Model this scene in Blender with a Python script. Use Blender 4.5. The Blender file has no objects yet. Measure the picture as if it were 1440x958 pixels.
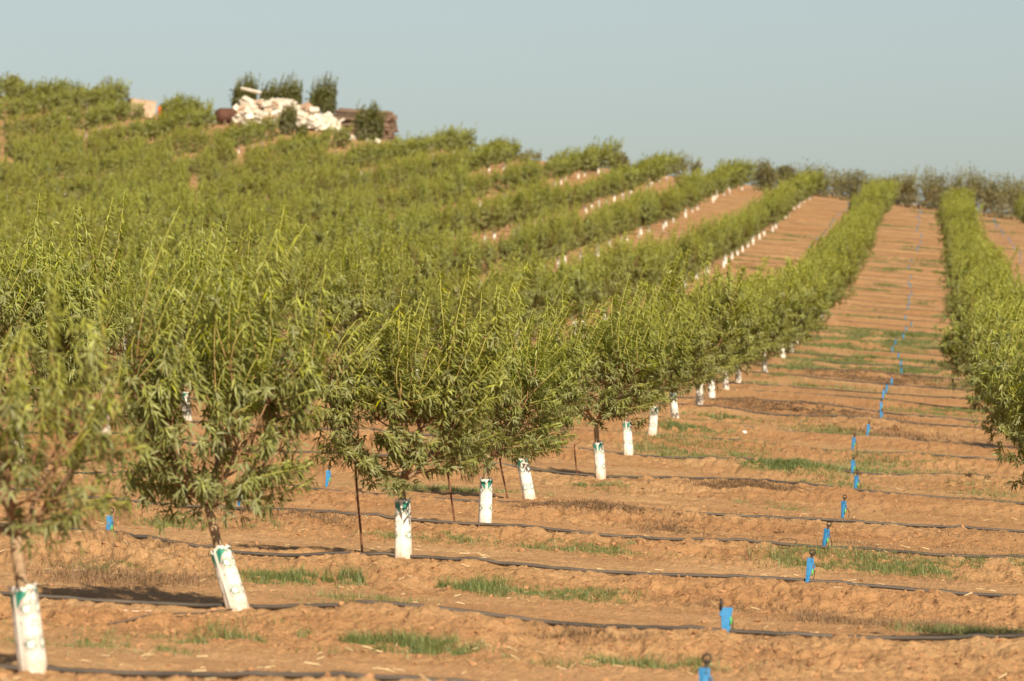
import bpy, math, random
import numpy as np
from mathutils import Vector, Euler

R = math.radians
random.seed(7)
rng = np.random.default_rng(11)
scene = bpy.context.scene
COL = scene.collection

# ------------------------------------------------------------------ camera
S = 5.6                       # metres between tree positions along a row
F = 5950.0                    # focal length in photo pixels (photo 1440 wide)
XV, YH = 1310.0, 440.0        # where the tree lines vanish / level line
QA = -4000.0 / F              # lateral place of the front line of trees
CS = 0.965                    # spacing between lines of trees (in S)
SKEW = 0.12
W_, H_ = 1440.0, 958.0

cd = bpy.data.cameras.new("camera")
cam = bpy.data.objects.new("camera", cd)
COL.objects.link(cam)
cd.sensor_width = 36.0
cd.lens = F / W_ * 36.0
cd.clip_start = 0.5
cd.clip_end = 6000
cam.location = (0, 0, 0)
cam.rotation_euler = (R(90) - math.atan((H_ / 2 - YH) / F), 0, 0)
cd.dof.use_dof = True
cd.dof.focus_distance = 6.6 * S
cd.dof.aperture_fstop = 4.8
scene.camera = cam

# ------------------------------------------------------------------ light
SUN_EL, SUN_AZ = R(34), R(161)          # azimuth clockwise from +Y
w = bpy.data.worlds.new("World")
scene.world = w
w.use_nodes = True
nt = w.node_tree
nt.nodes.clear()
sky = nt.nodes.new("ShaderNodeTexSky")
sky.sky_type = 'NISHITA'
sky.sun_disc = False
sky.sun_elevation = SUN_EL
sky.sun_rotation = SUN_AZ
sky.air_density = 0.8
sky.dust_density = 1.0
sky.ozone_density = 1.5
bg = nt.nodes.new("ShaderNodeBackground")
bg.inputs["Strength"].default_value = 0.056
wo = nt.nodes.new("ShaderNodeOutputWorld")
hsv = nt.nodes.new("ShaderNodeHueSaturation")      # hazy, greyish late-afternoon air
hsv.inputs["Saturation"].default_value = 0.55
tnt = nt.nodes.new("ShaderNodeMix"); tnt.data_type = 'RGBA'; tnt.blend_type = 'MULTIPLY'
tnt.inputs[0].default_value = 1.0; tnt.inputs[7].default_value = (0.975, 1.0, 0.945, 1)
nt.links.new(sky.outputs[0], hsv.inputs["Color"])
nt.links.new(hsv.outputs[0], tnt.inputs[6])
nt.links.new(tnt.outputs[2], bg.inputs[0])
nt.links.new(bg.outputs[0], wo.inputs[0])

sd = bpy.data.lights.new("sun", 'SUN')
sun = bpy.data.objects.new("sun", sd)
COL.objects.link(sun)
sd.energy = 4.95
sd.angle = R(0.5)
sd.color = (1.0, 0.87, 0.64)
sdir = Vector((math.sin(SUN_AZ) * math.cos(SUN_EL), math.cos(SUN_AZ) * math.cos(SUN_EL), math.sin(SUN_EL)))
sun.rotation_euler = sdir.to_track_quat('Z', 'Y').to_euler()

vs = scene.view_settings
vs.view_transform = 'Standard'
vs.look = 'None'
vs.exposure = 0.67
vs.gamma = 1.0
vs.use_curve_mapping = False
scene.cycles.max_bounces = 6
scene.cycles.transparent_max_bounces = 4

# ------------------------------------------------------------------ helpers
def tag(o, label=None, cat=None, group=None, kind=None):
    if label: o["label"] = label
    if cat: o["category"] = cat
    if group: o["group"] = group
    if kind: o["kind"] = kind
    return o

def empty(name, loc, rz=0.0):
    o = bpy.data.objects.new(name, None)
    o.empty_display_size = 0.1
    o.location = loc
    o.rotation_euler = (0, 0, rz)
    COL.objects.link(o)
    return o

def link(name, me, parent=None, loc=(0, 0, 0), rot=(0, 0, 0)):
    o = bpy.data.objects.new(name, me)
    o.location = loc
    o.rotation_euler = rot
    COL.objects.link(o)
    if parent: o.parent = parent
    return o

def mesh_np(name, V, faces, mats, smooth=True, attrs=None, midx=None):
    """V (n,3); faces: list of int arrays (m,k)"""
    me = bpy.data.meshes.new(name)
    V = np.asarray(V, dtype=np.float32)
    me.vertices.add(len(V))
    me.vertices.foreach_set("co", V.ravel())
    faces = [np.asarray(f, dtype=np.int32) for f in faces if len(f)]
    loops = np.concatenate([f.ravel() for f in faces])
    sizes = np.concatenate([np.full(len(f), f.shape[1], dtype=np.int32) for f in faces])
    starts = np.concatenate([[0], np.cumsum(sizes)[:-1]]).astype(np.int32)
    me.loops.add(len(loops))
    me.loops.foreach_set("vertex_index", loops)
    me.polygons.add(len(sizes))
    me.polygons.foreach_set("loop_start", starts)
    me.polygons.foreach_set("loop_total", sizes)
    me.polygons.foreach_set("use_smooth", np.full(len(sizes), smooth))
    if midx is not None:
        me.polygons.foreach_set("material_index", np.asarray(midx, dtype=np.int32))
    for m in (mats if isinstance(mats, (list, tuple)) else [mats]):
        me.materials.append(m)
    if attrs:
        for k, a in attrs.items():
            at = me.color_attributes.new(k, 'FLOAT_COLOR', 'POINT')
            a = np.asarray(a, dtype=np.float32)
            if a.shape[1] == 3:
                a = np.hstack([a, np.ones((len(a), 1), np.float32)])
            at.data.foreach_set("color", a.ravel())
    me.update(calc_edges=True)
    me.validate()
    return me

class Acc:
    """collects pieces of geometry for one mesh"""
    def __init__(self):
        self.V = []; self.F = {}; self.n = 0; self.A = []; self.M = {}
    def add(self, V, faces, col=None, mi=0):
        V = np.asarray(V, float)
        for f in faces:
            f = np.asarray(f, int)
            if len(f) == 0: continue
            self.F.setdefault(f.shape[1], []).append(f + self.n)
            self.M.setdefault(f.shape[1], []).append(np.full(len(f), mi))
        self.V.append(V); self.n += len(V)
        if col is None: col = np.tile([0.5, 0.5, 0.5], (len(V), 1))
        col = np.asarray(col, float)
        if col.ndim == 1: col = np.tile(col, (len(V), 1))
        self.A.append(col)
    def mesh(self, name, mats, smooth=True, attr="tint"):
        ks = sorted(self.F)
        return mesh_np(name, np.concatenate(self.V), [np.concatenate(self.F[k]) for k in ks], mats, smooth,
                       {attr: np.concatenate(self.A)}, np.concatenate([np.concatenate(self.M[k]) for k in ks]))

def tube(P, rad, k=6, cap=True):
    P = np.asarray(P, float); n = len(P)
    rad = np.broadcast_to(np.asarray(rad, float), (n,))
    T = np.gradient(P, axis=0)
    T /= np.linalg.norm(T, axis=1)[:, None] + 1e-9
    up = np.array([0, 0, 1.0]) if abs(T[:, 2]).mean() < 0.8 else np.array([0, 1.0, 0])
    A = np.cross(T, up); A /= np.linalg.norm(A, axis=1)[:, None] + 1e-9
    B = np.cross(A, T)
    th = np.arange(k) * 2 * math.pi / k
    V = P[:, None, :] + rad[:, None, None] * (np.cos(th)[None, :, None] * A[:, None, :] + np.sin(th)[None, :, None] * B[:, None, :])
    V = V.reshape(-1, 3)
    i = np.arange(n - 1)[:, None] * k; j = np.arange(k)[None, :]; j2 = (j + 1) % k
    Fq = np.stack([i + j, i + j2, i + k + j2, i + k + j], -1).reshape(-1, 4)
    fs = [Fq]
    if cap:
        fs.append(np.array([np.arange(k)[::-1], (n - 1) * k + np.arange(k)]))
    return V, fs

# value noise -------------------------------------------------------
_tab = np.random.default_rng(5).random((256, 256))
def vnoise(x, y, seed=0):
    x = np.asarray(x, float) + seed * 17.31; y = np.asarray(y, float) + seed * 9.77
    xi = np.floor(x).astype(int); yi = np.floor(y).astype(int)
    fx = x - xi; fy = y - yi
    fx = fx * fx * fx * (fx * (fx * 6 - 15) + 10); fy = fy * fy * fy * (fy * (fy * 6 - 15) + 10)
    a = _tab[xi & 255, yi & 255]; b = _tab[(xi + 1) & 255, yi & 255]
    c = _tab[xi & 255, (yi + 1) & 255]; d = _tab[(xi + 1) & 255, (yi + 1) & 255]
    return ((a * (1 - fx) + b * fx) * (1 - fy) + (c * (1 - fx) + d * fx) * fy) * 2 - 1
def fbm(x, y, seed=0, o=4, g=0.5):
    s = 0; a = 1.0
    for i in range(o):
        s = s + a * vnoise(x * 2 ** i, y * 2 ** i, seed + i * 3); a *= g
    return s

# ------------------------------------------------------------------ terrain shape
_yA = np.array([(3.3, 926), (4.3, 852), (5.3, 780), (6.3, 735), (7.3, 705), (8.3, 661), (9.3, 636), (10.3, 612), (11.3, 591), (12.3, 573),
                (13.3, 561), (14.3, 549), (15.3, 538), (17, 516), (22.2, 465), (27, 428), (33, 386), (38, 357), (44, 330), (50, 308), (56, 291), (59, 288), (63, 285), (69, 280)])
_Dg = np.arange(0, 69, 0.1)
_yi = np.interp(_Dg, _yA[:, 0], _yA[:, 1])
_zg = -(_yi - YH) / F * _Dg
_z33 = -(926 - YH) / F * 3.3
_zg[_Dg < 3.3] = _z33 + (3.3 - _Dg[_Dg < 3.3]) * 0.002
_D2 = np.concatenate([_Dg, [70, 76, 90, 130, 1000]])
_z2 = np.concatenate([_zg, [_zg[-1] - 0.02, _zg[-1] - 0.3, _zg[-1] - 1.6, _zg[-1] - 4.5, _zg[-1] - 60]])
_Df = np.concatenate([np.arange(0, 140, 0.1), [200, 400, 1000]])
_zf = np.interp(_Df, _D2, _z2)
_k = np.exp(-0.5 * (np.arange(-14, 15) / 5.0) ** 2); _k /= _k.sum()
_zs = np.convolve(np.pad(_zf[:1400], 14, mode='edge'), _k, mode='valid')
_zf[:1395] = _zs[:1395]
BERM = 0.15
def m_of(D):
    return np.interp(D, [0, 3, 5, 8, 30, 43, 50, 57, 75, 200], [0.035, 0.04, 0.052, 0.068, 0.08, 0.08, 0.095, 0.118, 0.118, 0.03])
def qD(X, Y):
    D = Y / S
    q = (X - (XV - 720) / F * Y) / S
    return q, D
def XY(q, D):
    Y = D * S
    return (XV - 720) / F * Y + q * S, Y
def row_n(q, D):
    return D - 3.3 + SKEW * (q - QA)
def rowmask(D):
    return np.clip((58.2 - D) / 1.5, 0, 1)
def ground(X, Y, fine=True):
    X = np.asarray(X, float); Y = np.asarray(Y, float)
    q, D = qD(X, Y)
    qq = np.clip(q, -22, 12)
    z = np.interp(D, _Df, _zf) * S - m_of(D) * (qq - QA) * S
    n = row_n(q, D) + 0.02 * vnoise(X * 0.35, Y * 0.2, 3)
    t = n - np.round(n)
    rm = rowmask(D) * np.interp(D, [0, 1, 2.5], [0, 0, 1])
    # mound along each planted row: steep lumpy face towards the camera, softer behind
    tt = np.where(t < 0, t / 0.17, t / 0.13)
    b = BERM * np.exp(-tt ** 2 * 1.3) * (1 + 0.3 * vnoise(X * 0.8, n * 3, 8))
    b = b + 0.03 * np.exp(-((t - 0.36) / 0.06) ** 2) * (0.6 + 0.5 * vnoise(X * 0.7, Y * 0.5, 21))
    z = z - BERM + b * rm
    z = z + 0.025 * vnoise(X * 0.5, Y * 0.5, 1)
    # low knoll that carries the rubble heap and the logs
    z = z + 0.95 * np.exp(-((X + 15.0) / 6.5) ** 2 - ((Y - 343.0) / 9.0) ** 2)
    if fine:
        lump = np.exp(-((t + 0.13) / 0.14) ** 2) + 0.45 * np.exp(-((t - 0.12) / 0.1) ** 2)
        lump = (0.05 + lump * (0.75 + 0.5 * vnoise(X * 0.9, Y * 0.9, 12))) * np.interp(D, [0, 20, 60], [1, 1, 0.8])
        a = fbm(X * 3.2, Y * 2.6, 31, 4, 0.55)
        r = 1 - np.abs(fbm(X * 5.5, Y * 4.5, 44, 3, 0.5))
        z = z + lump * (0.026 * a + 0.036 * (r - 0.6))
        # wheel ruts in the bare track between the rows
        z = z - 0.022 * np.exp(-((np.abs(t) - 0.41) / 0.022) ** 2) * (0.5 + 0.5 * vnoise(X * 0.4, n * 2, 51)) + 0.004 * fbm(X * 9, Y * 7, 61, 2)
        c2 = fbm(X * 13, Y * 9, 81, 3, 0.6)
        z = z + (0.005 + 0.017 * np.clip(lump, 0, 1)) * c2 * np.interp(D, [0, 10, 16], [1, 1, 0])
    return z
def gz(X, Y, fine=True):
    return float(ground(np.array([X]), np.array([Y]), fine)[0])
def px_row(x, n):
    """world XY of the point seen at photo column x on planted row n"""
    D = 3.3 + n
    for _ in range(20):
        q = (x - XV) * D / F
        D = 3.3 + n - SKEW * (q - QA)
    return XY(q, D)
def pix_ground(x, y):
    Ds = np.concatenate([np.arange(2.2, 16, 0.02), np.arange(16, 64, 0.1)])
    X = (x - 720) / F * Ds * S; Y = Ds * S
    yy = YH - ground(X, Y, False) / Y * F
    idx = np.where(yy <= y)[0]
    i = idx[0] if len(idx) else len(Ds) - 1
    return X[i], Y[i]
def in_view(X, Y, mpx, z=None):
    x = 720 + F * X / Y
    return -mpx < x < W_ + mpx

# ------------------------------------------------------------------ materials
def new_mat(name):
    m = bpy.data.materials.new(name)
    m.use_nodes = True
    n = m.node_tree.nodes
    p = n["Principled BSDF"]
    return m, m.node_tree, n, p
def nd(nt, t, **kw):
    x = nt.nodes.new(t)
    for k, v in kw.items():
        if k in x.inputs.keys(): x.inputs[k].default_value = v
        else: setattr(x, k, v)
    return x
def ramp(nt, fac, stops):
    r = nt.nodes.new("ShaderNodeValToRGB")
    el = r.color_ramp.elements
    while len(el) < len(stops): el.new(0.5)
    for e, (p, c) in zip(el, stops):
        e.position = p; e.color = (*c, 1) if len(c) == 3 else c
    nt.links.new(fac, r.inputs[0])
    return r
def mixc(nt, fac, a, b, mode='MIX'):
    m = nt.nodes.new("ShaderNodeMix"); m.data_type = 'RGBA'; m.blend_type = mode
    for s, v in ((m.inputs[0], fac), (m.inputs[6], a), (m.inputs[7], b)):
        if isinstance(v, bpy.types.NodeSocket): nt.links.new(v, s)
        elif isinstance(v, (int, float)): s.default_value = v
        else: s.default_value = (*v, 1)
    return m.outputs[2]
def noise(nt, vec, scale, detail=4, rough=0.55):
    x = nt.nodes.new("ShaderNodeTexNoise")
    x.inputs["Scale"].default_value = scale; x.inputs["Detail"].default_value = detail; x.inputs["Roughness"].default_value = rough
    if vec is not None: nt.links.new(vec, x.inputs["Vector"])
    return x.outputs[0]
def math_(nt, op, a, b=0.0):
    x = nt.nodes.new("ShaderNodeMath"); x.operation = op
    for s, v in ((x.inputs[0], a), (x.inputs[1], b)):
        if isinstance(v, bpy.types.NodeSocket): nt.links.new(v, s)
        else: s.default_value = v
    return x.outputs[0]

def simple_mat(name, c1, c2, scale=8, rough=0.8, bump=0.0, spec=0.3):
    m, t, n, p = new_mat(name)
    tc = nd(t, "ShaderNodeTexCoord")
    f = noise(t, tc.outputs["Object"], scale)
    r = ramp(t, f, [(0.3, c1), (0.7, c2)])
    t.links.new(r.outputs[0], p.inputs["Base Color"])
    p.inputs["Roughness"].default_value = rough
    p.inputs["Specular IOR Level"].default_value = spec
    if bump:
        b = nd(t, "ShaderNodeBump", Strength=0.6, Distance=bump)
        t.links.new(f, b.inputs["Height"]); t.links.new(b.outputs[0], p.inputs["Normal"])
    return m

# soil
def make_soil():
    m, t, n, p = new_mat("sandy_soil")
    g = nd(t, "ShaderNodeNewGeometry"); pos = g.outputs["Position"]
    mp = nd(t, "ShaderNodeMapping"); mp.inputs["Scale"].default_value = (0.45, 1.0, 1.0)
    t.links.new(pos, mp.inputs[0]); st = mp.outputs[0]
    big = noise(t, st, 0.35, 3); mid = noise(t, st, 2.2, 5, 0.6); fine = noise(t, pos, 22, 4, 0.65); grit = noise(t, pos, 90, 2, 0.6)
    base = ramp(t, mid, [(0.28, (0.31, 0.172, 0.085)), (0.5, (0.42, 0.250, 0.126)), (0.74, (0.51, 0.325, 0.172))]).outputs[0]
    base = mixc(t, math_(t, 'MULTIPLY', ramp(t, big, [(0.42, (0, 0, 0)), (0.62, (1, 1, 1))]).outputs[0], 0.35), base, (0.36, 0.165, 0.07))
    vc = nd(t, "ShaderNodeVertexColor"); vc.layer_name = "tint"
    sp = nd(t, "ShaderNodeSeparateColor"); t.links.new(vc.outputs[0], sp.inputs[0])
    base = mixc(t, math_(t, 'MULTIPLY', sp.outputs[0], 0.32), base, (0.27, 0.125, 0.056))   # turned reddish earth on the mounds
    base = mixc(t, math_(t, 'MULTIPLY', sp.outputs[1], 0.5), base, (0.50, 0.29, 0.155))    # dry packed track
    base = mixc(t, ramp(t, fine, [(0.56, (0, 0, 0)), (0.75, (0.55, 0.55, 0.55))]).outputs[0], base, (0.21, 0.10, 0.048))
    base = mixc(t, ramp(t, grit, [(0.66, (0, 0, 0)), (0.74, (0.5, 0.5, 0.5))]).outputs[0], base, (0.56, 0.40, 0.25))
    t.links.new(base, p.inputs["Base Color"])
    p.inputs["Roughness"].default_value = 0.95; p.inputs["Specular IOR Level"].default_value = 0.1
    b1 = nd(t, "ShaderNodeBump", Strength=1.0, Distance=0.035)
    hsum = math_(t, 'ADD', fine, math_(t, 'MULTIPLY', grit, 0.35))
    t.links.new(hsum, b1.inputs["Height"])
    t.links.new(b1.outputs[0], p.inputs["Normal"])
    return m
M_soil = make_soil()

def leaf_mat(name, old, mid, young, back, trans=0.3, rough=0.45):
    m, t, n, p = new_mat(name)
    vc = nd(t, "ShaderNodeVertexColor"); vc.layer_name = "tint"
    sp = nd(t, "ShaderNodeSeparateColor"); t.links.new(vc.outputs[0], sp.inputs[0])
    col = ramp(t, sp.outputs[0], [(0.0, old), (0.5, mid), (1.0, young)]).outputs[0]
    oi = nd(t, "ShaderNodeObjectInfo")
    hs = nd(t, "ShaderNodeHueSaturation")
    t.links.new(col, hs.inputs["Color"])
    t.links.new(math_(t, 'ADD', math_(t, 'MULTIPLY', sp.outputs[1], 0.9), 0.55), hs.inputs["Value"])
    t.links.new(math_(t, 'ADD', math_(t, 'MULTIPLY', oi.outputs["Random"], 0.024), 0.488), hs.inputs["Hue"])
    t.links.new(math_(t, 'ADD', math_(t, 'MULTIPLY', sp.outputs[2], 0.3), 0.8), hs.inputs["Saturation"])
    g = nd(t, "ShaderNodeNewGeometry")
    c2 = mixc(t, math_(t, 'MULTIPLY', g.outputs["Backfacing"], 0.5), hs.outputs[0], back)
    t.links.new(c2, p.inputs["Base Color"])
    p.inputs["Roughness"].default_value = rough
    p.inputs["Specular IOR Level"].default_value = 0.45
    tr = nd(t, "ShaderNodeBsdfTranslucent")
    tcl = mixc(t, 0.5, c2, (0.34, 0.37, 0.03))
    t.links.new(tcl, tr.inputs["Color"])
    mx = nd(t, "ShaderNodeMixShader"); mx.inputs[0].default_value = trans
    t.links.new(p.outputs[0], mx.inputs[1]); t.links.new(tr.outputs[0], mx.inputs[2])
    t.links.new(mx.outputs[0], n["Material Output"].inputs[0])
    return m
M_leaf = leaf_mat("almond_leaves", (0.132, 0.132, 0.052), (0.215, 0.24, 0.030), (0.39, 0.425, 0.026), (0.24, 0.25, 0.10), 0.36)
M_dull = leaf_mat("dull_leaves", (0.15, 0.135, 0.065), (0.17, 0.165, 0.06), (0.21, 0.215, 0.07), (0.2, 0.17, 0.1), 0.3)
M_dark = leaf_mat("dark_leaves", (0.085, 0.09, 0.036), (0.11, 0.12, 0.034), (0.17, 0.175, 0.045), (0.14, 0.14, 0.06), 0.3)
M_grass = leaf_mat("weed_grass", (0.12, 0.15, 0.05), (0.19, 0.225, 0.07), (0.36, 0.32, 0.12), (0.15, 0.2, 0.07), 0.25)
M_dry = leaf_mat("dry_weeds", (0.13, 0.075, 0.04), (0.20, 0.12, 0.06), (0.36, 0.26, 0.13), (0.2, 0.12, 0.07), 0.1, 0.8)
M_straw = simple_mat("straw", (0.42, 0.31, 0.17), (0.60, 0.47, 0.29), 20, 0.8)
M_clod = simple_mat("soil_clods", (0.26, 0.135, 0.068), (0.40, 0.22, 0.115), 12, 0.95, 0.01, 0.1)

def stem_mat():
    m, t, n, p = new_mat("almond_stems")
    vc = nd(t, "ShaderNodeVertexColor"); vc.layer_name = "tint"
    sp = nd(t, "ShaderNodeSeparateColor"); t.links.new(vc.outputs[0], sp.inputs[0])
    c = ramp(t, sp.outputs[0], [(0.0, (0.20, 0.125, 0.075)), (0.45, (0.25, 0.13, 0.06)), (1.0, (0.42, 0.43, 0.08))]).outputs[0]
    t.links.new(c, p.inputs["Base Color"]); p.inputs["Roughness"].default_value = 0.7
    return m
M_stem = stem_mat()
M_bark = simple_mat("young_bark", (0.22, 0.14, 0.085), (0.40, 0.28, 0.18), 30, 0.85, 0.006)
M_wood = simple_mat("weathered_wood", (0.09, 0.06, 0.045), (0.20, 0.14, 0.10), 3, 0.9, 0.02)
M_woodend = simple_mat("cut_log_ends", (0.22, 0.12, 0.08), (0.36, 0.21, 0.14), 5, 0.9, 0.01)
M_rubble = simple_mat("chalky_rubble", (0.42, 0.37, 0.31), (0.66, 0.61, 0.54), 1.2, 0.85, 0.03)
M_hose = simple_mat("dusty_black_hose", (0.028, 0.024, 0.022), (0.10, 0.075, 0.058), 3.0, 0.55, 0.0, 0.5)
M_black = simple_mat("black_plastic", (0.02, 0.018, 0.018), (0.05, 0.035, 0.03), 30, 0.45)
M_blue = simple_mat("blue_plastic", (0.02, 0.165, 0.40), (0.045, 0.22, 0.47), 30, 0.4, 0, 0.5)
M_green = simple_mat("green_plastic", (0.08, 0.40, 0.10), (0.10, 0.45, 0.14), 30, 0.5)
M_rust = simple_mat("rusty_steel", (0.09, 0.035, 0.02), (0.20, 0.09, 0.05), 25, 0.85, 0.002)
M_twine = simple_mat("pale_twine", (0.55, 0.45, 0.32), (0.70, 0.60, 0.46), 40, 0.9)
M_pink = simple_mat("bleached_boards", (0.38, 0.26, 0.19), (0.55, 0.40, 0.30), 2, 0.85, 0.01)
M_orange = simple_mat("orange_plastic", (0.65, 0.13, 0.03), (0.75, 0.18, 0.04), 6, 0.5)
M_brown = simple_mat("dark_brown_rust", (0.07, 0.03, 0.022), (0.13, 0.06, 0.04), 4, 0.9, 0.02)
M_white = simple_mat("white_plastic", (0.75, 0.73, 0.70), (0.85, 0.84, 0.80), 6, 0.5)
def guard_mat():
    m, t, n, p = new_mat("printed_guard")
    vc = nd(t, "ShaderNodeVertexColor"); vc.layer_name = "tint"
    tc = nd(t, "ShaderNodeTexCoord")
    f = noise(t, tc.outputs["Object"], 14, 4)
    c = mixc(t, ramp(t, f, [(0.5, (0, 0, 0)), (0.8, (0.35, 0.35, 0.35))]).outputs[0], vc.outputs[0], (0.62, 0.5, 0.38))
    t.links.new(c, p.inputs["Base Color"]); p.inputs["Roughness"].default_value = 0.55
    return m
M_guard = guard_mat()

# ------------------------------------------------------------------ ground sheet
def build_ground():
    ang = np.concatenate([np.linspace(-1.25, -0.15, 90)[:-1], np.linspace(-0.15, 0.15, 1150), np.linspace(0.15, 1.25, 90)[1:]])
    Ys = [1.0]
    while Ys[-1] < 330:
        Ys.append(Ys[-1] + ((0.0012 if Ys[-1] < 75 else 0.0022) * Ys[-1] if Ys[-1] > 14 else 0.5))
        if Ys[-1] > 75: Ys[-1] += 0.0012 * Ys[-1]
    Ys = np.array(Ys + list(np.geomspace(340, 2600, 40)))
    Y, A = np.meshgrid(Ys, ang, indexing='ij')
    X = Y * np.tan(A)
    Z = ground(X, Y)
    V = np.stack([X, Y, Z], -1).reshape(-1, 3)
    nr, nc = Y.shape
    i = np.arange(nr - 1)[:, None] * nc; j = np.arange(nc - 1)[None, :]
    Fq = np.stack([i + j, i + j + 1, i + nc + j + 1, i + nc + j], -1).reshape(-1, 4)
    q, D = qD(X, Y)
    n = row_n(q, D) + 0.02 * vnoise(X * 0.35, Y * 0.2, 3); t = n - np.round(n)
    red = np.clip(np.exp(-((t + 0.14) / 0.10) ** 2) * (0.8 + 0.6 * vnoise(X * 0.7, Y * 0.7, 71)), 0, 1) * rowmask(D)
    track = np.clip(np.exp(-((np.abs(t) - 0.40) / 0.08) ** 2) * (0.7 + 0.6 * vnoise(X * 0.3, Y * 0.8, 75)), 0, 1)
    C = np.stack([red, track, 0 * red], -1).reshape(-1, 3)
    me = mesh_np("ground", V, [Fq], M_soil, True, {"tint": C})
    tag(link("ground", me), kind="structure")
    print("ground verts", len(V))
build_ground()

# ------------------------------------------------------------------ almond trees
def unit(v): return v / (np.linalg.norm(v, axis=-1, keepdims=True) + 1e-9)
def leaves(acc, P, d, nrm, L, Wd, tint, droop=0.25):
    """P,d,nrm (n,3); L,Wd (n,); tint (n,3)"""
    d = unit(d); s = unit(np.cross(d, nrm)); u = np.cross(s, d)
    n = len(P)
    L = L[:, None]; Wd = Wd[:, None]
    c1 = P + d * L * 0.42 - u * Wd * 0.28
    l1 = P + d * L * 0.40 + s * Wd * 0.5
    r1 = P + d * L * 0.40 - s * Wd * 0.5
    tip = P + d * L * 0.97 - u * L * droop * 0.4 + np.array([0, 0, -1]) * L * droop * 0.5
    V = np.stack([P, l1, c1, r1, tip], 1).reshape(-1, 3)
    b = np.arange(n)[:, None] * 5
    Fc = np.concatenate([b + np.array([0, 2, 1]), b + np.array([0, 3, 2]), b + np.array([1, 2, 4]), b + np.array([2, 3, 4])])
    acc.add(V, [Fc], np.repeat(tint, 5, axis=0))

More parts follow.
